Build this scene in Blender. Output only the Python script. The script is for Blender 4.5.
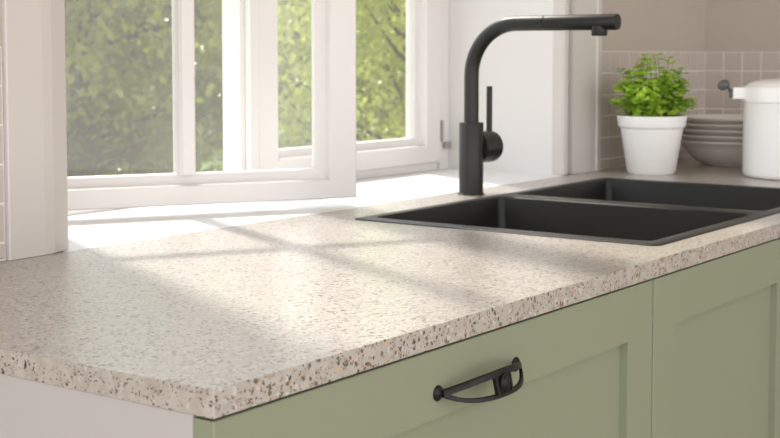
import bpy, bmesh, math, random
import numpy as np
from mathutils import Vector, Matrix
for o in list(bpy.data.objects): bpy.data.objects.remove(o)
SC = bpy.context.scene
COL = SC.collection
PI = math.pi

# ------------------------------------------------------------------ camera
# world: origin = front left top corner of the worktop, X along the run, Y into the wall, Z up
Xc = Vector((0.58081787, -0.05307894, 0.81230119))
Yc = Vector((-0.81403354, -0.03787215, 0.57958183))
Zc = Vector((0.0, -0.9978719, -0.0652048613))
right = Vector((Xc[0], Yc[0], Zc[0])); up = -Vector((Xc[1], Yc[1], Zc[1])); back = -Vector((Xc[2], Yc[2], Zc[2]))
cd = bpy.data.cameras.new('camera'); cam = bpy.data.objects.new('camera', cd); COL.objects.link(cam)
M = Matrix((( right[0], up[0], back[0], -0.66601), (right[1], up[1], back[1], -0.62470), (right[2], up[2], back[2], 0.22946), (0, 0, 0, 1)))
cam.matrix_world = M
cd.sensor_width = 36; cd.lens = 1331.4169 / 780 * 36
cd.shift_x = 0; cd.shift_y = -75 / 780
cd.clip_start = 0.05; cd.clip_end = 300
cd.dof.use_dof = True; cd.dof.focus_distance = 1.30; cd.dof.aperture_fstop = 15
SC.camera = cam

# ------------------------------------------------------------------ light
w = bpy.data.worlds.new('sky'); SC.world = w; w.use_nodes = True
nt = w.node_tree; bg = nt.nodes['Background']
tc = nt.nodes.new('ShaderNodeTexCoord'); sp = nt.nodes.new('ShaderNodeSeparateXYZ'); rp = nt.nodes.new('ShaderNodeValToRGB')
nt.links.new(tc.outputs['Generated'], sp.inputs[0]); nt.links.new(sp.outputs['Z'], rp.inputs[0])
rp.color_ramp.elements[0].position = 0.0; rp.color_ramp.elements[0].color = (1.0, 0.97, 0.93, 1)
rp.color_ramp.elements[1].position = 1.0; rp.color_ramp.elements[1].color = (0.72, 0.82, 1.0, 1)
nt.links.new(rp.outputs[0], bg.inputs[0]); bg.inputs[1].default_value = 1.25
sd = bpy.data.lights.new('sun', 'SUN'); sd.energy = 3.1; sd.angle = math.radians(3.2); sd.color = (1.0, 0.95, 0.86)
sun = bpy.data.objects.new('sun', sd); COL.objects.link(sun)
SUN_AZ = math.radians(-115.5); SUN_EL = math.radians(50)
trav = Vector((math.cos(SUN_AZ) * math.cos(SUN_EL), math.sin(SUN_AZ) * math.cos(SUN_EL), -math.sin(SUN_EL)))
sun.rotation_euler = trav.to_track_quat('-Z', 'Y').to_euler()
SC.view_settings.view_transform = 'Standard'; SC.view_settings.look = 'None'
SC.view_settings.gamma = 1; SC.view_settings.use_curve_mapping = False
SC.view_settings.exposure = 1.0

# ------------------------------------------------------------------ materials
def mat(name, col, rough=0.5, spec=0.5, metal=0.0, noise=0.0, nscale=8.0, bump=0.0, bscale=60.0, coat=0.0):
    m = bpy.data.materials.new(name); m.use_nodes = True
    n = m.node_tree; b = n.nodes['Principled BSDF']
    b.inputs['Base Color'].default_value = (*col, 1); b.inputs['Roughness'].default_value = rough
    b.inputs['Specular IOR Level'].default_value = spec; b.inputs['Metallic'].default_value = metal
    b.inputs['Coat Weight'].default_value = coat
    t = n.nodes.new('ShaderNodeTexCoord')
    if noise > 0:
        x = n.nodes.new('ShaderNodeTexNoise'); x.inputs['Scale'].default_value = nscale; x.inputs['Detail'].default_value = 4
        n.links.new(t.outputs['Object'], x.inputs['Vector'])
        r = n.nodes.new('ShaderNodeMapRange'); r.inputs['To Min'].default_value = 1 - noise; r.inputs['To Max'].default_value = 1 + noise
        n.links.new(x.outputs['Fac'], r.inputs[0])
        v = n.nodes.new('ShaderNodeVectorMath'); v.operation = 'SCALE'; v.inputs[0].default_value = col
        n.links.new(r.outputs[0], v.inputs['Scale']); n.links.new(v.outputs[0], b.inputs['Base Color'])
    if bump > 0:
        x = n.nodes.new('ShaderNodeTexNoise'); x.inputs['Scale'].default_value = bscale
        n.links.new(t.outputs['Object'], x.inputs['Vector'])
        bp = n.nodes.new('ShaderNodeBump'); bp.inputs['Strength'].default_value = bump; bp.inputs['Distance'].default_value = 0.002
        n.links.new(x.outputs['Fac'], bp.inputs['Height']); n.links.new(bp.outputs[0], b.inputs['Normal'])
    return m

def terrazzo():
    m = bpy.data.materials.new('terrazzo'); m.use_nodes = True
    n = m.node_tree; b = n.nodes['Principled BSDF']; L = n.links.new
    b.inputs['Roughness'].default_value = 0.33; b.inputs['Specular IOR Level'].default_value = 0.8; b.inputs['Coat Weight'].default_value = 0.5; b.inputs['Coat Roughness'].default_value = 0.28
    t = n.nodes.new('ShaderNodeTexCoord')
    nz = n.nodes.new('ShaderNodeTexNoise'); nz.inputs['Scale'].default_value = 260; nz.inputs['Detail'].default_value = 2
    L(t.outputs['Object'], nz.inputs['Vector'])
    ds = n.nodes.new('ShaderNodeVectorMath'); ds.operation = 'MULTIPLY_ADD'
    ds.inputs[1].default_value = (0.005,) * 3
    L(nz.outputs['Color'], ds.inputs[0]); L(t.outputs['Object'], ds.inputs[2])
    n2 = n.nodes.new('ShaderNodeTexNoise'); n2.inputs['Scale'].default_value = 90; n2.inputs['Detail'].default_value = 5
    L(t.outputs['Object'], n2.inputs['Vector'])
    r = n.nodes.new('ShaderNodeValToRGB')
    r.color_ramp.elements[0].position = 0.35; r.color_ramp.elements[0].color = (0.385, 0.345, 0.30, 1)
    r.color_ramp.elements[1].position = 0.68; r.color_ramp.elements[1].color = (0.475, 0.445, 0.40, 1)
    L(n2.outputs['Fac'], r.inputs[0]); cur = r.outputs[0]
    def chips(cur, scale, keep, size, col, seed):
        ad = n.nodes.new('ShaderNodeVectorMath'); ad.operation = 'ADD'; ad.inputs[1].default_value = (seed, seed * 2.3, seed * .7)
        L(ds.outputs[0], ad.inputs[0])
        v = n.nodes.new('ShaderNodeTexVoronoi'); v.inputs['Scale'].default_value = scale; L(ad.outputs[0], v.inputs['Vector'])
        s = n.nodes.new('ShaderNodeSeparateColor'); L(v.outputs['Color'], s.inputs[0])
        a = n.nodes.new('ShaderNodeMath'); a.operation = 'LESS_THAN'; a.inputs[1].default_value = keep; L(s.outputs[0], a.inputs[0])
        # chip size varies cell by cell
        sz = n.nodes.new('ShaderNodeMapRange'); sz.inputs['To Min'].default_value = size * .45; sz.inputs['To Max'].default_value = size; L(s.outputs[1], sz.inputs[0])
        c = n.nodes.new('ShaderNodeMath'); c.operation = 'LESS_THAN'; L(v.outputs['Distance'], c.inputs[0]); L(sz.outputs[0], c.inputs[1])
        k = n.nodes.new('ShaderNodeMath'); k.operation = 'MULTIPLY'; L(a.outputs[0], k.inputs[0]); L(c.outputs[0], k.inputs[1])
        mx = n.nodes.new('ShaderNodeMix'); mx.data_type = 'RGBA'; L(k.outputs[0], mx.inputs[0]); L(cur, mx.inputs[6]); mx.inputs[7].default_value = (*col, 1)
        return mx.outputs[2]
    cur = chips(cur, 210, 0.16, 0.55, (0.54, 0.51, 0.49), 1.1)
    cur = chips(cur, 230, 0.26, 0.58, (0.33, 0.27, 0.225), 3.7)
    cur = chips(cur, 260, 0.09, 0.52, (0.60, 0.36, 0.20), 5.3)
    cur = chips(cur, 260, 0.22, 0.54, (0.12, 0.08, 0.055), 7.9)
    cur = chips(cur, 480, 0.20, 0.55, (0.10, 0.07, 0.055), 9.2)
    cur = chips(cur, 190, 0.11, 0.50, (0.03, 0.026, 0.024), 12.4)
    L(cur, b.inputs['Base Color'])
    return m

def glass():
    m = bpy.data.materials.new('window_glass'); m.use_nodes = True
    n = m.node_tree; n.nodes.clear(); L = n.links.new
    out = n.nodes.new('ShaderNodeOutputMaterial'); tr = n.nodes.new('ShaderNodeBsdfTransparent'); gl = n.nodes.new('ShaderNodeBsdfGlossy')
    gl.inputs['Roughness'].default_value = 0.01; tr.inputs[0].default_value = (0.985, 0.985, 0.98, 1)
    ge = n.nodes.new('ShaderNodeNewGeometry'); dt = n.nodes.new('ShaderNodeVectorMath'); dt.operation = 'DOT_PRODUCT'
    L(ge.outputs['Normal'], dt.inputs[0]); L(ge.outputs['Incoming'], dt.inputs[1])
    ab = n.nodes.new('ShaderNodeMath'); ab.operation = 'ABSOLUTE'; L(dt.outputs['Value'], ab.inputs[0])
    om = n.nodes.new('ShaderNodeMath'); om.operation = 'SUBTRACT'; om.inputs[0].default_value = 1; L(ab.outputs[0], om.inputs[1])
    pw = n.nodes.new('ShaderNodeMath'); pw.operation = 'POWER'; pw.inputs[1].default_value = 5; L(om.outputs[0], pw.inputs[0])
    fr = n.nodes.new('ShaderNodeMath'); fr.operation = 'MULTIPLY_ADD'; fr.inputs[1].default_value = .96; fr.inputs[2].default_value = .04; L(pw.outputs[0], fr.inputs[0])
    mx = n.nodes.new('ShaderNodeMixShader'); L(fr.outputs[0], mx.inputs[0]); L(tr.outputs[0], mx.inputs[1]); L(gl.outputs[0], mx.inputs[2])
    # translucent film mixed in to imitate haze on the panes, patchy like dust
    df = n.nodes.new('ShaderNodeBsdfTranslucent'); df.inputs[0].default_value = (0.9, 0.88, 0.8, 1)
    nz = n.nodes.new('ShaderNodeTexNoise'); nz.inputs['Scale'].default_value = 6; nz.inputs['Detail'].default_value = 3
    t = n.nodes.new('ShaderNodeTexCoord'); L(t.outputs['Object'], nz.inputs['Vector'])
    mr = n.nodes.new('ShaderNodeMapRange'); mr.inputs['To Min'].default_value = 0.006; mr.inputs['To Max'].default_value = 0.045; L(nz.outputs['Fac'], mr.inputs[0])
    m2 = n.nodes.new('ShaderNodeMixShader'); L(mr.outputs[0], m2.inputs[0]); L(mx.outputs[0], m2.inputs[1]); L(df.outputs[0], m2.inputs[2])
    L(m2.outputs[0], out.inputs[0]); return m

def leafmat(name, c1, c2, transl=0.5, rough=0.4, scale=14.0, glow=0.5):
    m = bpy.data.materials.new(name); m.use_nodes = True
    n = m.node_tree; b = n.nodes['Principled BSDF']; L = n.links.new
    out = n.nodes['Material Output']
    t = n.nodes.new('ShaderNodeTexCoord'); x = n.nodes.new('ShaderNodeTexNoise'); x.inputs['Scale'].default_value = scale
    x.inputs['Detail'].default_value = 2; L(t.outputs['Object'], x.inputs['Vector'])
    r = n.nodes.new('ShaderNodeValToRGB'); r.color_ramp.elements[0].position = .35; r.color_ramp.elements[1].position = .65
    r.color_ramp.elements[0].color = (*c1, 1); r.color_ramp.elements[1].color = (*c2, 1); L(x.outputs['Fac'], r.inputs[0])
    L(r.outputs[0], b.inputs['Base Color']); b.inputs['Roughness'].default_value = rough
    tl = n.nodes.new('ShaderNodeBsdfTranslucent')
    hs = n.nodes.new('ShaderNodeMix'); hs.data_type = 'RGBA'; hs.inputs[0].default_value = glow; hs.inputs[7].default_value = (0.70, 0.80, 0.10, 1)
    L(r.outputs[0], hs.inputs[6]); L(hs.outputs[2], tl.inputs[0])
    mx = n.nodes.new('ShaderNodeMixShader'); mx.inputs[0].default_value = transl
    L(b.outputs[0], mx.inputs[1]); L(tl.outputs[0], mx.inputs[2]); L(mx.outputs[0], out.inputs[0]); return m

TERR = terrazzo(); GLASS = glass()
GREEN = mat('sage_paint', (0.245, 0.268, 0.183), 0.42, 0.4, noise=0.02, nscale=3)
PANEL = mat('white_melamine', (0.47, 0.445, 0.44), 0.5, 0.3)
WFRAME = mat('white_window_paint', (0.74, 0.71, 0.70), 0.35, 0.4, noise=0.01, nscale=5)
CASING = mat('white_casing_paint', (0.60, 0.56, 0.535), 0.4, 0.4, noise=0.015, nscale=4)
REVEAL = mat('white_plaster', (0.72, 0.70, 0.69), 0.6, 0.3, bump=0.1, bscale=80)
SILLM = mat('white_sill_stone', (0.86, 0.855, 0.85), 0.35, 0.4, noise=0.01)
WALLM = mat('taupe_plaster', (0.47, 0.415, 0.365), 0.8, 0.2, noise=0.05, nscale=6, bump=0.25, bscale=50)
TILE = mat('taupe_tile', (0.52, 0.455, 0.41), 0.38, 0.4, noise=0.03, nscale=9)
GROUT = mat('pale_grout', (0.78, 0.735, 0.69), 0.8, 0.2, bump=0.2, bscale=300)
BLACK = mat('matt_black_composite', (0.009, 0.009, 0.008), 0.42, 0.38, noise=0.1, nscale=200, bump=0.05, bscale=900)
TAP = mat('charcoal_metal', (0.017, 0.017, 0.0155), 0.40, 0.38)
TAPD = mat('dark_joint', (0.012, 0.012, 0.012), 0.5)
IRON = mat('black_iron', (0.007, 0.006, 0.0055), 0.42, 0.3, noise=0.2, nscale=120)
STEEL = mat('brushed_steel', (0.45, 0.43, 0.40), 0.35, 0.5, metal=0.9)
DRAINM = mat('dark_steel', (0.10, 0.10, 0.10), 0.35, 0.5, metal=0.8)
POTM = mat('white_ceramic', (0.89, 0.88, 0.87), 0.45, 0.4)
JARM = mat('white_enamel', (0.93, 0.92, 0.91), 0.28, 0.5, coat=0.3)
KNOBM = mat('grey_knob', (0.11, 0.11, 0.11), 0.4, 0.4)
BOWLM = mat('grey_glaze', (0.66, 0.62, 0.58), 0.35, 0.5, noise=0.03, nscale=14)
SOIL = mat('potting_soil', (0.035, 0.024, 0.016), 0.95, 0.1, noise=0.4, nscale=90, bump=0.8, bscale=200)
HERB = leafmat('herb_leaf', (0.26, 0.46, 0.03), (0.60, 0.84, 0.12), 0.25, 0.5, 60)
STEMM = mat('green_stem', (0.10, 0.20, 0.03), 0.6)
BARK = mat('bark', (0.11, 0.08, 0.055), 0.9, 0.2, noise=0.3, nscale=12, bump=0.8, bscale=20)
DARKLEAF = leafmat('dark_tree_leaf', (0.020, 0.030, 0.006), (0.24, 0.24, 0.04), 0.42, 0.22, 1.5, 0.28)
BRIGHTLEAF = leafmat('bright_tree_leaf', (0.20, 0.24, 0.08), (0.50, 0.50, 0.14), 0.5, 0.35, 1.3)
FLOORM = mat('oak_floor', (0.40, 0.31, 0.22), 0.5, 0.4, noise=0.12, nscale=4)
CEILM = mat('ceiling_paint', (0.75, 0.73, 0.70), 0.8, 0.2)
GRASSM = mat('grass_ground', (0.10, 0.15, 0.04), 0.9, 0.2, noise=0.4, nscale=3)

# ------------------------------------------------------------------ helpers
def tag(o, label=None, cat=None, group=None, kind=None):
    if label: o['label'] = label
    if cat: o['category'] = cat
    if group: o['group'] = group
    if kind: o['kind'] = kind
    return o
def thing(name, loc, label, cat, group=None, rz=0):
    o = bpy.data.objects.new(name, None); COL.objects.link(o); o.location = loc; o.rotation_euler.z = rz
    o.empty_display_size = 0.05
    return tag(o, label, cat, group)
def obj(name, bm, m, parent=None, loc=(0, 0, 0), smooth=False, bevel=0, seg=2, auto=35):
    bmesh.ops.recalc_face_normals(bm, faces=bm.faces)
    me = bpy.data.meshes.new(name); bm.to_mesh(me); bm.free()
    if smooth:
        for p in me.polygons: p.use_smooth = True
        if auto: me.set_sharp_from_angle(angle=math.radians(auto))
    me.materials.append(m)
    o = bpy.data.objects.new(name, me); COL.objects.link(o); o.location = loc
    if parent: o.parent = parent
    if bevel:
        b = o.modifiers.new('bevel', 'BEVEL'); b.width = bevel; b.segments = seg; b.limit_method = 'ANGLE'; b.angle_limit = math.radians(40)
    return o
def box(bm, x0, x1, y0, y1, z0, z1):
    v = [bm.verts.new(p) for p in ((x0, y0, z0), (x1, y0, z0), (x1, y1, z0), (x0, y1, z0), (x0, y0, z1), (x1, y0, z1), (x1, y1, z1), (x0, y1, z1))]
    for f in ((0, 3, 2, 1), (4, 5, 6, 7), (0, 1, 5, 4), (1, 2, 6, 5), (2, 3, 7, 6), (3, 0, 4, 7)): bm.faces.new([v[i] for i in f])
def boxes(*bs):
    bm = bmesh.new()
    for b in bs: box(bm, *b)
    return bm
def lathe(prof, n=64, cap0=True, cap1=True):
    bm = bmesh.new(); rings = []
    for r, z in prof:
        if r < 1e-6: rings.append([bm.verts.new((0, 0, z))])
        else: rings.append([bm.verts.new((r * math.cos(2 * PI * i / n), r * math.sin(2 * PI * i / n), z)) for i in range(n)])
    for a, b in zip(rings, rings[1:]):
        for i in range(n):
            j = (i + 1) % n
            if len(a) == 1 and len(b) == 1: continue
            if len(a) == 1: bm.faces.new((a[0], b[j], b[i]))
            elif len(b) == 1: bm.faces.new((a[i], a[j], b[0]))
            else: bm.faces.new((a[i], a[j], b[j], b[i]))
    if cap0 and len(rings[0]) > 1: bm.faces.new(rings[0][::-1])
    if cap1 and len(rings[-1]) > 1: bm.faces.new(rings[-1])
    return bm
def rot(bm, axis, ang): bmesh.ops.rotate(bm, verts=bm.verts, cent=(0, 0, 0), matrix=Matrix.Rotation(ang, 3, axis)); return bm
def move(bm, v): bmesh.ops.translate(bm, verts=bm.verts, vec=v); return bm
def merge(a, b):
    me = bpy.data.meshes.new('tmp'); b.to_mesh(me); b.free(); a.from_mesh(me); bpy.data.meshes.remove(me); return a
def sweep(bm, pts, rad, n=24, caps=True):
    pts = [Vector(p) for p in pts]; rings = []; u = None
    for i, p in enumerate(pts):
        t = ((pts[min(i + 1, len(pts) - 1)] - pts[max(i - 1, 0)])).normalized()
        if u is None: u = t.cross(Vector((0.3, 0.9, 0.1))).normalized()
        u = (u - t * u.dot(t)).normalized(); v = t.cross(u); r = rad[i] if hasattr(rad, '__len__') else rad
        rings.append([bm.verts.new(p + r * (math.cos(2 * PI * k / n) * u + math.sin(2 * PI * k / n) * v)) for k in range(n)])
    for a, b in zip(rings, rings[1:]):
        for k in range(n): bm.faces.new((a[k], a[(k + 1) % n], b[(k + 1) % n], b[k]))
    if caps: bm.faces.new(rings[0][::-1]); bm.faces.new(rings[-1])
    return bm
def prism(outline, z0, z1):
    bm = bmesh.new(); a = [bm.verts.new((x, y, z0)) for x, y in outline]; b = [bm.verts.new((x, y, z1)) for x, y in outline]
    n = len(outline)
    for i in range(n): bm.faces.new((a[i], a[(i + 1) % n], b[(i + 1) % n], b[i]))
    bm.faces.new(a[::-1]); bm.faces.new(b); return bm
def rrect(x0, x1, y0, y1, r, n=6):
    P = []
    for cx, cy, a0 in ((x1 - r, y1 - r, 0), (x0 + r, y1 - r, PI / 2), (x0 + r, y0 + r, PI), (x1 - r, y0 + r, 1.5 * PI)):
        for k in range(n + 1):
            a = a0 + k * PI / 2 / n; P.append((cx + r * math.cos(a), cy + r * math.sin(a)))
    return P

# ------------------------------------------------------------------ room shell
YW = 0.594; XR = 2.316; FZ = -0.90; CZ = 1.85
WX0, WX1, WHEAD = 0.385, 1.63, 1.50; YF = 0.862; YOUT = 0.96
TT = 0.2415; TP = 0.0441; TH = 0.006
S = 'structure'
# window wall, in four pieces round the recess, one mesh
wb = boxes((-1.6, .33, YW + TH, YOUT, FZ, CZ), (1.70, XR + .12, YW + TH, YOUT, FZ, CZ), (.33, 1.70, YW + TH, YOUT, WHEAD + .004, CZ), (.33, 1.70, YW + TH, YOUT, FZ, -0.03))
wall_b = tag(obj('wall_back', wb, WALLM), kind=S)
wall_r = tag(obj('wall_right', boxes((XR + TH, XR + .12, -3.2, YW + TH, FZ, CZ)), WALLM), kind=S)
tag(obj('floor', boxes((-4.5, XR + .12, -4.5, YOUT, FZ - .05, FZ)), FLOORM), kind=S)
tag(obj('ceiling', boxes((-1.6, XR + .12, -3.2, YOUT, CZ, CZ + .1)), CEILM), kind=S)
# tiles: grout bed plus one tile mesh shared by every full tile
obj('grout', boxes((-.159, .297, YW + .0015, YW + TH, 0.0, TT), (WX1 + .1, XR + TH, YW + .0015, YW + TH, 0.0, TT)), GROUT, wall_b)
obj('grout', boxes((XR + .0015, XR + TH, 0.0, YW + .0015, 0.0, TT)), GROUT, wall_r)
obj('plaster', boxes((-1.6, .33, YW + .001, YW + TH, TT, CZ), (-1.6, -.160, YW + .001, YW + TH, FZ, TT), (1.70, XR + TH, YW + .001, YW + TH, TT, CZ), (.33, 1.70, YW + .001, YW + TH, WHEAD, CZ)), WALLM, wall_b)
obj('plaster', boxes((XR + .001, XR + TH, -3.2, YW + .001, TT, CZ)), WALLM, wall_r)
def tile_mesh(wd, ht):
    bm = bmesh.new(); g = 0.0015; b = 0.0010; d = 0.0034
    a = [bm.verts.new(p) for p in ((g, d, g), (wd - g, d, g), (wd - g, d, ht - g), (g, d, ht - g))]
    m1 = [bm.verts.new(p) for p in ((g, b, g), (wd - g, b, g), (wd - g, b, ht - g), (g, b, ht - g))]
    f = [bm.verts.new(p) for p in ((g + b, 0, g + b), (wd - g - b, 0, g + b), (wd - g - b, 0, ht - g - b), (g + b, 0, ht - g - b))]
    for A, B in ((a, m1), (m1, f)):
        for i in range(4): bm.faces.new((A[i], A[(i + 1) % 4], B[(i + 1) % 4], B[i]))
    bm.faces.new(f); bmesh.ops.recalc_face_normals(bm, faces=bm.faces)
    me = bpy.data.meshes.new('tile'); bm.to_mesh(me); bm.free(); me.materials.append(TILE); return me
rng = random.Random(3)
TM = {}
def put_tile(parent, loc, wd, ht, rz):
    k = (round(wd, 4), round(ht, 4))
    if k not in TM: TM[k] = tile_mesh(*k)
    o = bpy.data.objects.new('tile', TM[k]); COL.objects.link(o); o.parent = parent; o.location = loc; o.rotation_euler.z = rz
rows = []
z = TT
while z > 0.004: rows.append((max(z - TP, 0.0015), z)); z -= TP
for (z0, z1) in rows:
    ht = z1 - z0
    x = XR
    while x > WX1 + .137:
        x0 = max(x - .0455, WX1 + .137)
        if x - x0 > .008: put_tile(wall_b, (x0, YW - .0005 * rng.random(), z0), x - x0, ht, 0)
        x -= .0455
    x = .296
    while x > -.15:
        put_tile(wall_b, (x - .0455, YW - .0005 * rng.random(), z0), .0455, ht, 0); x -= .0455
    y = YW - .0012
    while y > 0.03:
        put_tile(wall_r, (XR - .0005 * rng.random(), y, z0), .0450, ht, -PI / 2); y -= .0450
# recess lining, sill and casings
obj('reveal', boxes((.33, WX0, YW + .03, YOUT, -.0, WHEAD), (WX1, 1.70, YW + .03, YOUT, -.0, WHEAD), (WX0 - .01, WX1 + .01, YW, YF + .03, WHEAD, WHEAD + .01)), REVEAL, wall_b)

sill = tag(obj('trim_3', boxes((WX0, WX1, YW, YF + .075, -.025, 0.0)), SILLM), kind=S)
prR = [(1.63, .6242), (1.63, .606), (1.6335, .600), (1.642, .598), (1.6505, .600), (1.652, .612), (1.658, .612), (1.659, .594), (1.745, .5895), (1.748, .586), (1.7655, .587), (1.7655, .6002), (1.70, .6002), (1.70, .6242)]
tag(obj('trim_1', prism(prR, 0.0005, WHEAD + .12), CASING), kind=S)
prL = [(.3965, .6242), (.3965, .6055), (.3650, .5925), (.3500, .5905), (.2990, .589), (.2975, .590), (.2975, .6002), (.33, .6002), (.33, .6242)]
tag(obj('trim_2', prism(prL[::-1], 0.0005, WHEAD + .12), CASING), kind=S)
tag(obj('trim_4', boxes((.2975, 1.767, .584, .5995, WHEAD + .002, WHEAD + .13)), CASING, bevel=.003), kind=S)

# ------------------------------------------------------------------ window: frame, centre post, two sashes
SH = WHEAD - .03   # sash top
win = thing('window_1', (0, 0, 0), None, None); win['kind'] = S
fb = boxes((WX0, .43, YF + .012, YF + .07, 0, WHEAD), (1.596, WX1, YF + .002, YF + .07, 0, WHEAD), (.43, 1.596, YF + .008, YF + .07, 0, .018), (.43, 1.596, YF + .002, YF + .07, SH, WHEAD))
obj('frame', fb, WFRAME, win, bevel=.002)
cp = boxes((1.000, 1.0355, YF + .010, YF + .050, .018, SH), (1.012, 1.0355, YF - .002, YF + .010, .018, SH))
obj('centre_post', cp, WFRAME, win, bevel=.002)

def frame_ring(bm, W, z0, z1, prof, rail, left):
    """mitred frame: prof is a list of (inset, y) from the outer edge inwards, closed round the back"""
    n = len(prof); loops = []
    for ins, y in prof:
        iz = ins * (1 if ins < .01 else 1) - (ins > .01) * rail; il = ins + (ins > .01) * left
        loops.append([bm.verts.new(p) for p in ((il, y, z0 + iz), (W - ins, y, z0 + iz), (W - ins, y, z1 - iz), (il, y, z1 - iz))])
    for i in range(n):
        a, b = loops[i], loops[(i + 1) % n]
        for k in range(4): bm.faces.new((a[k], a[(k + 1) % 4], b[(k + 1) % 4], b[k]))
def sash(W, z0, z1, st, loc, rz, label, muntin=None, rail=.015, left=0.0):
    r = thing('sash', loc, None, None, rz=rz); r.parent = win; r['label'] = label
    bm = bmesh.new()
    g = st + .018
    prof = [(0, .002), (.002, 0), (st, 0), (st + .002, .002), (st + .004, .013), (st + .010, .016), (g - .001, .018), (g, .021), (g, .036), (st + .006, .040), (st + .004, .050), (.002, .052), (0, .050)]
    frame_ring(bm, W, z0, z1, prof, rail, left)
    obj('rails', bm, WFRAME, r, smooth=True, auto=25)
    gb = boxes((g + left - .003, W - g + .003, .026, .030, z0 + g - rail - .003, z1 - g + rail + .003))
    obj('glass_pane', gb, GLASS, r)
    if muntin:
        for mx in muntin:
            mb = prism([(mx - .0145, .026), (mx - .0145, .020), (mx - .0105, .017), (mx - .0105, .006), (mx - .0085, .004), (mx + .0085, .004), (mx + .0105, .006), (mx + .0105, .017), (mx + .0145, .020), (mx + .0145, .026)], z0 + g - rail - .001, z1 - g + rail + .001)
            obj('muntin', mb, WFRAME, r)
            mb = prism([(mx - .0145, .030), (mx + .0145, .030), (mx + .0145, .036), (mx + .0085, .044), (mx - .0085, .044), (mx - .0145, .036)], z0 + g - rail - .001, z1 - g + rail + .001)
            obj('muntin', mb, WFRAME, r)
        mz = .45
        obj('muntin', boxes((g + left - .001, W - g + .001, .0042, .0255, mz - .011, mz + .011)), WFRAME, r, bevel=.003)
    return r
s1 = sash(.566, .0165, SH, .041, (.455, .872, 0), -math.radians(30.5), 'white casement swung open into the room', [.306], .0145, .030)
s2 = sash(.560, .0160, SH, .050, (1.036, YF, 0), 0, 'white casement standing closed at the right', None, .016, 0)
# hinge and latch bits at the right-hand stile
obj('hinge', boxes((.5600, .5635, -.005, .003, .0570, .1014)), STEEL, s2, bevel=.0006)['label'] = 'thin steel hinge pin on the stile'
obj('hinge', boxes((.567, .5745, -.010, .002, .0435, .0560), (.5755, .5815, -.012, .002, .0430, .0565)), STEEL, s2, bevel=.0008)['label'] = 'small steel hinge block'

# ------------------------------------------------------------------ worktop
SX0, SX1, SY0, SY1 = 0.827, 1.620, 0.042, 0.508
def slab_with_hole(X, Y, hole, z0, z1):
    bm = bmesh.new(); xs, ys = X, Y; V = {}
    for k, zz in enumerate((z0, z1)):
        for i, x in enumerate(xs):
            for j, y in enumerate(ys): V[i, j, k] = bm.verts.new((x, y, zz))
    nx, ny = len(xs) - 1, len(ys) - 1
    full = lambda i, j: 0 <= i < nx and 0 <= j < ny and (i, j) != hole
    for i in range(nx):
        for j in range(ny):
            if not full(i, j): continue
            bm.faces.new((V[i, j, 1], V[i + 1, j, 1], V[i + 1, j + 1, 1], V[i, j + 1, 1])); bm.faces.new((V[i, j, 0], V[i, j + 1, 0], V[i + 1, j + 1, 0], V[i + 1, j, 0]))
            if not full(i - 1, j): bm.faces.new((V[i, j, 0], V[i, j, 1], V[i, j + 1, 1], V[i, j + 1, 0]))
            if not full(i + 1, j): bm.faces.new((V[i + 1, j, 0], V[i + 1, j + 1, 0], V[i + 1, j + 1, 1], V[i + 1, j, 1]))
            if not full(i, j - 1): bm.faces.new((V[i, j, 0], V[i + 1, j, 0], V[i + 1, j, 1], V[i, j, 1]))
            if not full(i, j + 1): bm.faces.new((V[i, j + 1, 0], V[i, j + 1, 1], V[i + 1, j + 1, 1], V[i + 1, j + 1, 0]))
    return bm
wt = obj('worktop', slab_with_hole((0, SX0 + .012, SX1 - .012, XR - .0005), (0, SY0 + .012, SY1 - .012, YW - .001), (1, 1), -.0204, 0.0), TERR, bevel=.0007)
tag(wt, 'beige speckled terrazzo worktop running along the window above green cabinets', 'worktop')

# ------------------------------------------------------------------ sink
sk = thing('double_sink', ((SX0 + SX1) / 2, (SY0 + SY1) / 2, 0), 'black double bowl sink set into the terrazzo worktop under the tap', 'sink')
ox, oy = (SX0 + SX1) / 2, (SY0 + SY1) / 2
def loop(bm, pts, z): return [bm.verts.new((x - ox, y - oy, z)) for x, y in pts]
def bridge(bm, a, b):
    n = len(a)
    for i in range(n): bm.faces.new((a[i], a[(i + 1) % n], b[(i + 1) % n], b[i]))
bm = bmesh.new()
o0 = loop(bm, rrect(SX0, SX1, SY0, SY1, .012), 0.0002); o1 = loop(bm, rrect(SX0, SX1, SY0, SY1, .012), .0009); o2 = loop(bm, rrect(SX0 + .001, SX1 - .001, SY0 + .001, SY1 - .001, .011), .0014)
bridge(bm, o0, o1); bridge(bm, o1, o2)
BW = [(0.857, 1.209, .064, .492), (1.254, 1.600, .064, .492)]
edges = [e for e in bm.edges if all(v in set(o2) for v in e.verts)]
for (a, b, c, d) in BW:
    t0 = loop(bm, rrect(a, b, c, d, .012), .0014)
    le = [bm.edges.new((t0[i], t0[(i + 1) % len(t0)])) for i in range(len(t0))]; edges += le
    prev = t0
    for ins, zz, rr in ((.0012, .0008, .012), (.0025, -.002, .011), (.008, -.165, .012), (.012, -.187, .014), (.03, -.198, .03), (.06, -.200, .02)):
        nx = loop(bm, rrect(a + ins, b - ins, c + ins, d - ins, rr), zz); bridge(bm, prev, nx); prev = nx
    bm.faces.new(prev)
bmesh.ops.triangle_fill(bm, use_beauty=True, use_dissolve=False, edges=edges, normal=(0, 0, 1))
obj('basin', bm, BLACK, sk, smooth=True, auto=40)
for (a, b, c, d) in BW:
    obj('drain', lathe([(0, .0), (.030, .0), (.036, .0012), (.042, .002), (.044, 0.0)], 40), DRAINM, sk, ((a + b) / 2 - ox, (c + d) / 2 - oy, -.1998), smooth=True)

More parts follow.
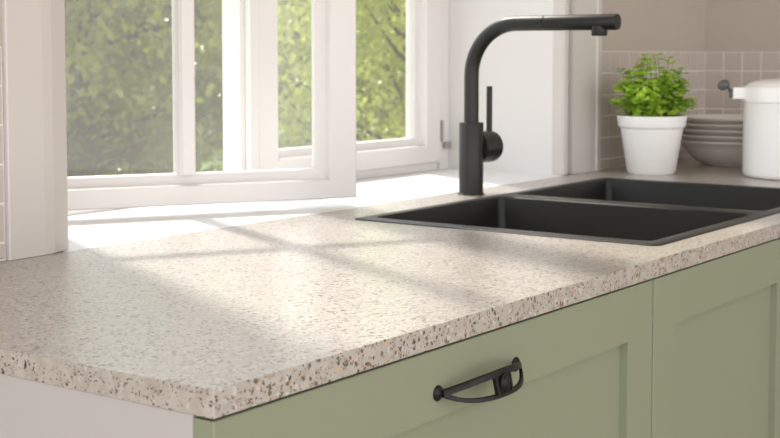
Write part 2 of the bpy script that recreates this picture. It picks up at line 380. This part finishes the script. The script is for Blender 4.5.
# ------------------------------------------------------------------ tap
TX, TY = 1.2205, 0.5545
tp = thing('kitchen_tap', (TX, TY, 0), 'matt charcoal kitchen tap with angled spout standing behind the black sink', 'tap')
obj('base', lathe([(0, 0.0), (.0222, 0.0), (.0222, .0018), (.0212, .0028), (0, .0028)], 64), TAP, tp, smooth=True)
obj('body', lathe([(0, .0028), (.0203, .0028), (.0203, .1195), (.0197, .1205), (.0128, .1210), (.0128, .1208), (0, .1208)], 64), TAP, tp, smooth=True)
ZT = .2838; RB = .085; path = [(0, 0, .119), (0, 0, .15), (0, 0, ZT - RB)]
for k in range(1, 17):
    a = k * PI / 2 / 16; path.append((0, -RB + RB * math.cos(a), ZT - RB + RB * math.sin(a)))
path += [(0, -.115, ZT), (0, -.1375, ZT)]
obj('spout', sweep(bmesh.new(), path, .0122, 40), TAP, tp, smooth=True, auto=50)
obj('joint_ring', rot(lathe([(0, 0), (.0113, 0), (.0113, .003), (0, .003)], 40), 'X', PI / 2), TAPD, tp, (0, -.137, ZT), smooth=True)
sh = rot(lathe([(0, 0), (.0118, 0), (.0124, .0008), (.0126, .1255), (.0120, .127), (.006, .1273), (0, .1273)], 48), 'X', PI / 2)
obj('spray_head', sh, TAP, tp, (0, -.139, ZT), smooth=True)
obj('nozzle', lathe([(0, -.0215), (.0100, -.0215), (.0118, -.0212), (.0125, -.0200), (.0125, -.006), (0, -.006)], 48), TAP, tp, (0, -.2345, ZT), smooth=True)
st = rot(lathe([(0, .012), (.0255, .012), (.0265, .013), (.0265, .0405), (.0257, .0412), (.0257, .0422), (.0267, .0430), (.0267, .0600), (.0255, .0615), (0, .0615)], 56), 'Y', PI / 2)
obj('handle_hub', st, TAP, tp, (0, 0, .0775), smooth=True)
obj('lever', lathe([(0, 0), (.0050, 0), (.0050, .096), (.0042, .0970), (0, .0970)], 24), TAP, tp, (.0575, 0, .0830), smooth=True)

# ------------------------------------------------------------------ cabinets
def leaf(bm, x0, x1, z0, z1, t0, t1, rec, rail, stile):
    """shaker leaf: frame with recessed field; y from t0 (front) to t1"""
    box(bm, x0, x0 + stile, t0, t1, z0, z1); box(bm, x1 - stile, x1, t0, t1, z0, z1)
    box(bm, x0 + stile, x1 - stile, t0, t1, z1 - rail, z1); box(bm, x0 + stile, x1 - stile, t0, t1, z0, z0 + rail)
CT = -.0206
def cabinet(x0, x1, label, sidepanel):
    c = thing('base_cabinet', ((x0 + x1) / 2, .3, FZ), label, 'cabinet'); ox, oy, oz = (x0 + x1) / 2, .3, FZ
    def B(*b): return (b[0] - ox, b[1] - ox, b[2] - oy, b[3] - oy, b[4] - oz, b[5] - oz)
    xa = x0 if sidepanel else x0 + .0005
    obj('carcass', boxes(B(xa + .019, x1 - .0165, .060, .078, CT - .03, CT - .001), B(x1 - .0165, x1 - .0005, .060, .575, -.78, CT - .001),
        B(xa + .019, x1 - .0165, .022, .575, -.78, -.762), B(xa + .019, x1 - .0165, .567, .575, -.762, CT - .001)), PANEL, c)
    obj('plinth', boxes(B(xa + .02, x1 - .002, .06, .078, FZ, -.78)), GREEN, c)
    obj('side_panel', boxes(B(xa + .0015, xa + .019, .0215 if sidepanel else .060, .580, FZ, CT)), PANEL, c, bevel=.0006)['label'] = 'white side panel'
    return c, B
def front(c, B, x0, x1, z0, z1, stile, rail, name, label=None):
    bm = bmesh.new(); y0, y1 = .0015, .0208
    # one solid frame with chamfered step to the field
    xs = [x0, x0 + stile, x1 - stile, x1]; zs = [z0, z0 + rail, z1 - rail, z1]
    def L(ins, y): return [bm.verts.new(p) for p in ((x0 + ins[0], y, z0 + ins[1]), (x1 - ins[0], y, z0 + ins[1]), (x1 - ins[0], y, z1 - ins[1]), (x0 + ins[0], y, z1 - ins[1]))]
    seq = [L((0, 0), y1), L((0, 0), y0 + .0008), L((.0008, .0008), y0), L((stile, rail), y0), L((stile + .0006, rail + .0006), y0 + .0085), L((stile + .0006, rail + .0006), y1)]
    for i in range(len(seq)):
        a, b = seq[i], seq[(i + 1) % len(seq)]
        for k in range(4): bm.faces.new((a[k], a[(k + 1) % 4], b[(k + 1) % 4], b[k]))
    off = Vector((-(c.location.x), -.3, -FZ)); move(bm, off)
    f = obj(name, bm, GREEN, c)
    pb = boxes(B(x0 + stile + .0006, x1 - stile - .0006, y0 + .0085, y0 + .0145, z0 + rail + .0006, z1 - rail - .0006))
    obj('field_panel', pb, GREEN, f)
    return f
c1, B1 = cabinet(0.0, .7268, 'sage green cabinet with black pull handle and white left side, nearest the camera', True)
d1 = front(c1, B1, .0015, .7256, -.775, CT - .0022, .0650, .0600, 'door')
c2, B2 = cabinet(.7272, 1.6729, 'sage green cabinet without a handle beneath the black sink', False)
d2 = front(c2, B2, .7286, 1.1998, -.775, CT - .0022, .0630, .0600, 'door')
d5 = front(c2, B2, 1.2010, 1.6722, -.775, CT - .0022, .0630, .0600, 'door')
c3, B3 = cabinet(1.6733, 2.31, 'sage green cabinet at the far right end of the run', False)
d4 = front(c3, B3, 1.6741, 2.3080, -.775, CT - .0022, .0630, .0600, 'door')

# pull handle: two rosettes, bowed top bar, drooping lower bow, centre medallion
def pull():
    bm = bmesh.new(); hw = .0668; n = 40
    def Yp(u): return -.0042 - .0200 * (1 - abs(u) ** 2.2)
    def strip(f_top, f_bot, u0, u1, th, m):
        rings = []
        for i in range(m + 1):
            u = u0 + (u1 - u0) * i / m; x = hw * u; y = Yp(u); zt, zb = f_top(u), f_bot(u)
            yt = y - .20 * (.0030 + .0092 * (1 - u * u) - zt); yb = y - .20 * (.0030 + .0092 * (1 - u * u) - zb)
            rings.append([bm.verts.new(p) for p in ((x, yt - th, zt - .0005), (x, yt - th * .6, zt), (x, yt + th * .6, zt), (x, yt + th, zt - .0008), (x, yb + th, zb + .0008), (x, yb + th * .6, zb), (x, yb - th * .6, zb), (x, yb - th, zb + .0005))])
        for a, b in zip(rings, rings[1:]):
            for k in range(8): bm.faces.new((a[k], a[(k + 1) % 8], b[(k + 1) % 8], b[k]))
        bm.faces.new(rings[0][::-1]); bm.faces.new(rings[-1])
    c = lambda u: max(0.0, 1 - abs(u) ** 2.0)
    bot = lambda u: -.0028 - .0092 * (1 - u ** 4) ** .9
    strip(lambda u: .0030 + .0092 * (1 - u * u), lambda u: -.0026 + .0092 * (1 - u * u), -1, 1, .0019, 48)
    strip(lambda u: bot(u) + .0040 + .0015 * abs(u) ** 8, bot, -1, 1, .0019, 48)
    strip(lambda u: .0080, lambda u: -.0105, -.20, -.155, .0018, 3)
    strip(lambda u: .0080, lambda u: -.0105, .155, .20, .0018, 3)
    strip(lambda u: .0080, lambda u: -.0105, -.17, .17, .0007, 6)
    md = lathe([(0, -.001), (.0078, -.001), (.0080, .0012), (.0070, .0016), (.0060, .0012), (.0052, .0024), (.0030, .0036), (0, .0040)], 28)
    rot(md, 'X', PI / 2)
    bmesh.ops.scale(md, verts=md.verts, vec=(1.0, 1, 1.20)); move(md, (0, Yp(0) - .0036, -.0008)); merge(bm, md)
    for s in (-1, 1):
        r = rot(lathe([(0, -.0005), (.0068, -.0005), (.0070, .0010), (.0060, .0022), (.0040, .0030), (.0028, .0040), (.0028, .0050), (0, .0054)], 28), 'X', PI / 2)
        move(r, (s * hw, 0, 0)); merge(bm, r)
    return bm
h = obj('handle', pull(), IRON, d1, (.3490 - c1.location.x, .0015 - .3, -.0608 - FZ), smooth=True, auto=40)
h['label'] = 'black iron bow pull with round medallion'

# ------------------------------------------------------------------ potted herb
pp = thing('potted_herb', (1.768, .478, 0), 'bushy green herb in white tapered pot beside the tiled corner', 'potted plant')
prof = [(0, .0), (.0435, .0), (.0450, .0010), (.0455, .0035), (.0475, .0050), (.0605, .0880), (.0612, .0910), (.0648, .0925), (.0655, .0945), (.0682, .1130), (.0678, .1145), (.0662, .1148), (.0650, .1135), (.0600, .0850), (0, .0830)]
obj('pot', lathe(prof, 72), POTM, pp, smooth=True, auto=60)
obj('soil', lathe([(0, .098), (.030, .0995), (.0608, .0970), (.0600, .0870), (0, .0870)], 40), SOIL, pp, smooth=True)
rg = random.Random(11)
leaves_v, leaves_f = [], []
def add_leaf(p, dirv, size, nrm, V, F, wide=.42):
    d = dirv.normalized(); s = d.cross(nrm)
    if s.length < 1e-4: s = d.orthogonal()
    s.normalize(); n2 = s.cross(d).normalized(); b = len(V); w_ = size * wide
    pts = [p, p + d * size * .30 + s * w_ * .85 + n2 * size * .09, p + d * size * .68 + s * w_ * .80 + n2 * size * .07, p + d * size - n2 * size * .10,
           p + d * size * .68 - s * w_ * .80 + n2 * size * .07, p + d * size * .30 - s * w_ * .85 + n2 * size * .09, p + d * size * .35, p + d * size * .70]
    V += [tuple(q) for q in pts]
    F += [(b, b + 1, b + 6), (b + 1, b + 2, b + 7, b + 6), (b + 2, b + 3, b + 7), (b, b + 6, b + 5), (b + 6, b + 7, b + 4, b + 5), (b + 7, b + 3, b + 4)]
sbm = bmesh.new()
for i in range(58):
    a = rg.random() * 2 * PI; rr = .036 * math.sqrt(rg.random()); base = Vector((rr * math.cos(a), rr * math.sin(a), .096))
    el = math.asin(rg.uniform(.02, 1)); a2 = a + rg.uniform(-.7, .7); k = rg.uniform(.72, 1.0)
    tip = Vector((.088 * k * math.cos(el) * math.cos(a2), .088 * k * math.cos(el) * math.sin(a2), .134 + .112 * k * math.sin(el) * rg.uniform(.8, 1.1)))
    mid = base.lerp(tip, .45) + Vector((0, 0, .014))
    q = lambda t: base.lerp(mid, t).lerp(mid.lerp(tip, t), t)
    sweep(sbm, [q(t) for t in (0, .25, .5, .75, 1)], [.0010, .0009, .0008, .0007, .0005], 5)
    for t in (.30, .48, .64, .80, .94):
        p = q(t); ph = rg.random() * PI; out = (p - Vector((0, 0, .125))).normalized()
        for s_ in (0, 1):
            aa = ph + s_ * PI + rg.uniform(-.3, .3); dv = Vector((math.cos(aa), math.sin(aa), rg.uniform(-.25, .35)))
            nn = (Vector((0, 0, .9)) + out * .7 + Vector((rg.uniform(-.4, .4), rg.uniform(-.4, .4), 0))).normalized()
            add_leaf(p + dv * .002, dv, rg.uniform(.0145, .0215), nn, leaves_v, leaves_f, .62)
    for k_ in range(3):
        aa = k_ * 2.1 + rg.random(); dv = Vector((math.cos(aa), math.sin(aa), .3)); add_leaf(tip, dv, rg.uniform(.011, .015), Vector((rg.uniform(-.3, .3), rg.uniform(-.3, .3), 1)), leaves_v, leaves_f, .62)
obj('stems', sbm, STEMM, pp)
me = bpy.data.meshes.new('foliage'); me.from_pydata(leaves_v, [], leaves_f); me.materials.append(HERB)
fo = bpy.data.objects.new('foliage', me); COL.objects.link(fo); fo.parent = pp; fo['kind'] = 'stuff'

# ------------------------------------------------------------------ stack of bowls
bp = [(0, .0020), (.058, .0010), (.062, .0), (.069, .0), (.0715, .0025), (.086, .010), (.101, .0225), (.1105, .0360), (.1155, .0462), (.1240, .0498), (.1250, .0525), (.1240, .0545), (.1180, .0535), (.112, .0470), (.106, .0370), (.098, .0275), (.082, .0175), (.060, .0090), (0, .0080)]
names = ['grey bowl at the bottom of the stack behind the white pot', 'grey bowl second from the bottom of the stack', 'grey bowl in the middle of the stack of five', 'grey bowl second from the top of the stack', 'grey bowl on top of the stack behind the white pot']
b0 = None
for i in range(5):
    if b0 is None: o = b0 = obj('bowl', lathe(bp, 96), BOWLM, smooth=True, auto=50)
    else: o = b0.copy(); COL.objects.link(o)
    o.location = (2.07 + (.0008, -.0006, .0005, -.0004, 0)[i], .42, i * .0122); o.rotation_euler.z = i * .7
    tag(o, names[i], 'bowl', 'stacked grey bowls by the tiled corner')

# ------------------------------------------------------------------ white lidded canister
jx, jy = 1.862, .210
jr = thing('canister', (jx, jy, 0), 'large white lidded canister with side bar and dark knob beside the sink', 'canister')
R_ = .110
obj('body', lathe([(0, 0), (R_ - .010, 0), (R_ - .005, .0012), (R_ - .0015, .0045), (R_ - .0003, .010), (R_, .020), (R_, .145), (R_ - .003, .145), (R_ - .004, .012), (0, .008)], 96), JARM, jr, smooth=True, auto=50)
lid = obj('lid', lathe([(0, .1435), (R_ + .001, .1435), (R_ + .0025, .1445), (R_ + .0025, .1710), (R_ + .0005, .1730), (R_ - .004, .1745), (R_ - .009, .1790), (R_ - .020, .1835), (R_ - .045, .1870), (R_ - .075, .1885), (0, .1895)], 96), JARM, jr, smooth=True, auto=50)
ang = math.atan2(.84, -.54)   # bar points along the image plane to the left
bar = boxes((R_ - .003, R_ + .0245, -.012, .012, .1495, .1715)); bo = obj('handle_bar', bar, JARM, jr, bevel=.0015); bo.rotation_euler.z = ang
kb = lathe([(0, -.0105), (.004, -.0097), (.0075, -.0065), (.0090, -.001), (.0085, .004), (.0062, .008), (.003, .0102), (0, .0107)], 28)
rot(kb, 'Y', math.radians(-62)); bmesh.ops.scale(kb, verts=kb.verts, vec=(1.12, 1.12, 1.12)); move(kb, (R_ + .0405, 0, .1760))
ko = obj('knob', kb, KNOBM, jr, smooth=True, auto=0); ko.rotation_euler.z = ang; ko['label'] = 'dark grey knob'
cl = boxes((R_ + .0243, R_ + .0285, -.007, .007, .1510, .1690)); sweep(cl, [(R_ + .0265, 0, .162), (R_ + .030, 0, .168), (R_ + .0345, 0, .1735)], .0032, 10)
co = obj('knob_mount', cl, KNOBM, jr, bevel=.0006); co.rotation_euler.z = ang

# ------------------------------------------------------------------ garden outside
GZ = -1.1
tag(obj('ground', boxes((-30, 60, YOUT + .02, 60, GZ - .1, GZ)), GRASSM), kind=S)
def tree(name, base, h, rad, nleaf, lm, label, seed, ls=.05, zlow=.35, clumps=70, squash=1.0):
    r = thing(name, (base[0], base[1], GZ), label, 'tree', 'trees outside the window')
    g = np.random.default_rng(seed); q = random.Random(seed)
    tb = bmesh.new(); sweep(tb, [(0, 0, 0), (.03, .02, h * .25), (-.02, .03, h * .55), (.02, 0, h * .9)], [.10, .085, .06, .015], 12)
    obj('trunk', tb, BARK, r, smooth=True)
    cs = []
    bb = bmesh.new()
    for i in range(clumps):
        while True:
            p = Vector((q.uniform(-1, 1), q.uniform(-1, 1), q.uniform(-1, 1)))
            if .35 < p.length < 1: break
        c = Vector((p.x * rad, p.y * rad * squash, zlow + (h - zlow) / 2 + p.z * (h - zlow) / 2)); cs.append((c, q.uniform(.55, 1.15)))
        if i % 2 == 0:
            z0 = max(.2, c.z - .5); sweep(bb, [(0, 0, z0), (c.x * .5, c.y * .5, z0 + .18), tuple(c)], [.022, .014, .004], 6)
    obj('branches', bb, BARK, r)
    C = np.array([tuple(c) for c, _ in cs]); Sg = np.array([s for _, s in cs])
    k = g.integers(0, clumps, nleaf); P = C[k] + g.normal(0, 1, (nleaf, 3)) * (.17 * rad / 1.2 * Sg[k])[:, None]
    d = g.normal(0, 1, (nleaf, 3)); d[:, 2] -= .5; d /= np.linalg.norm(d, axis=1)[:, None]
    n_ = g.normal(0, .7, (nleaf, 3)); n_[:, 2] += 1; s_ = np.cross(d, n_); s_ /= np.linalg.norm(s_, axis=1)[:, None]
    n2 = np.cross(s_, d); L = (ls * g.uniform(.6, 1.25, nleaf))[:, None]
    V = np.stack([P, P + d * L * .45 + s_ * L * .30 + n2 * L * .08, P + d * L, P + d * L * .45 - s_ * L * .30 + n2 * L * .08], 1).reshape(-1, 3)
    b = np.arange(nleaf) * 4; F = np.concatenate([np.stack([b, b + 1, b + 2], 1), np.stack([b, b + 2, b + 3], 1)])
    me = bpy.data.meshes.new('foliage'); me.vertices.add(len(V)); me.vertices.foreach_set('co', V.ravel())
    me.loops.add(len(F) * 3); me.loops.foreach_set('vertex_index', F.ravel().astype(np.int32))
    me.polygons.add(len(F)); me.polygons.foreach_set('loop_start', np.arange(len(F), dtype=np.int32) * 3)
    me.update(calc_edges=True); me.materials.append(lm)
    f = bpy.data.objects.new('foliage', me); COL.objects.link(f); f.parent = r; f['kind'] = 'stuff'
    return r
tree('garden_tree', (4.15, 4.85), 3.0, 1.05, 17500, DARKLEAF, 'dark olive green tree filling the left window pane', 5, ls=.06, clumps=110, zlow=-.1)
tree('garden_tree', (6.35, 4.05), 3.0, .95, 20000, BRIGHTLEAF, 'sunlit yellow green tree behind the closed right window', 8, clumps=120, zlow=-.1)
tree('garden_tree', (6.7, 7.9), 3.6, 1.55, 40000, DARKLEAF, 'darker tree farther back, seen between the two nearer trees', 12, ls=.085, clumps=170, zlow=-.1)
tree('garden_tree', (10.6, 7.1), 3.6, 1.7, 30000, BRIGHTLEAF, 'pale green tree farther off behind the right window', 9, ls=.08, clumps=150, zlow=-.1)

hg = thing('hedge', (12.5, 15.0, GZ), 'tall dense hedge closing the garden behind the trees', 'hedge')
g = np.random.default_rng(31); nl = 42000
P = np.stack([g.uniform(-9, 9, nl), g.uniform(-.6, .6, nl) + .35 * np.sin(g.uniform(-7, 8, nl)), g.uniform(0, 1, nl) ** .8 * 3.4], 1)
tt = math.radians(-35); P[:, :2] = P[:, :2] @ np.array([[math.cos(tt), math.sin(tt)], [-math.sin(tt), math.cos(tt)]])
d = g.normal(0, 1, (nl, 3)); d /= np.linalg.norm(d, axis=1)[:, None]; n_ = g.normal(0, 1, (nl, 3)); s_ = np.cross(d, n_); s_ /= np.linalg.norm(s_, axis=1)[:, None]
L = (.16 * g.uniform(.6, 1.3, nl))[:, None]
V = np.stack([P, P + d * L * .45 + s_ * L * .32, P + d * L, P + d * L * .45 - s_ * L * .32], 1).reshape(-1, 3)
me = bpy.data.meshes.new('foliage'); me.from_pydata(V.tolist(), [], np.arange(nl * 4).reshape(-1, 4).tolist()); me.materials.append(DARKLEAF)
f = bpy.data.objects.new('foliage', me); COL.objects.link(f); f.parent = hg; f['kind'] = 'stuff'
tb = bmesh.new()
for k in range(-6, 8):
    x, y = k * math.cos(tt), k * math.sin(tt); sweep(tb, [(x, y, 0), (x + .05, y, 1.2), (x, y + .05, 2.6)], [.05, .04, .015], 8)
obj('stems', tb, BARK, hg)
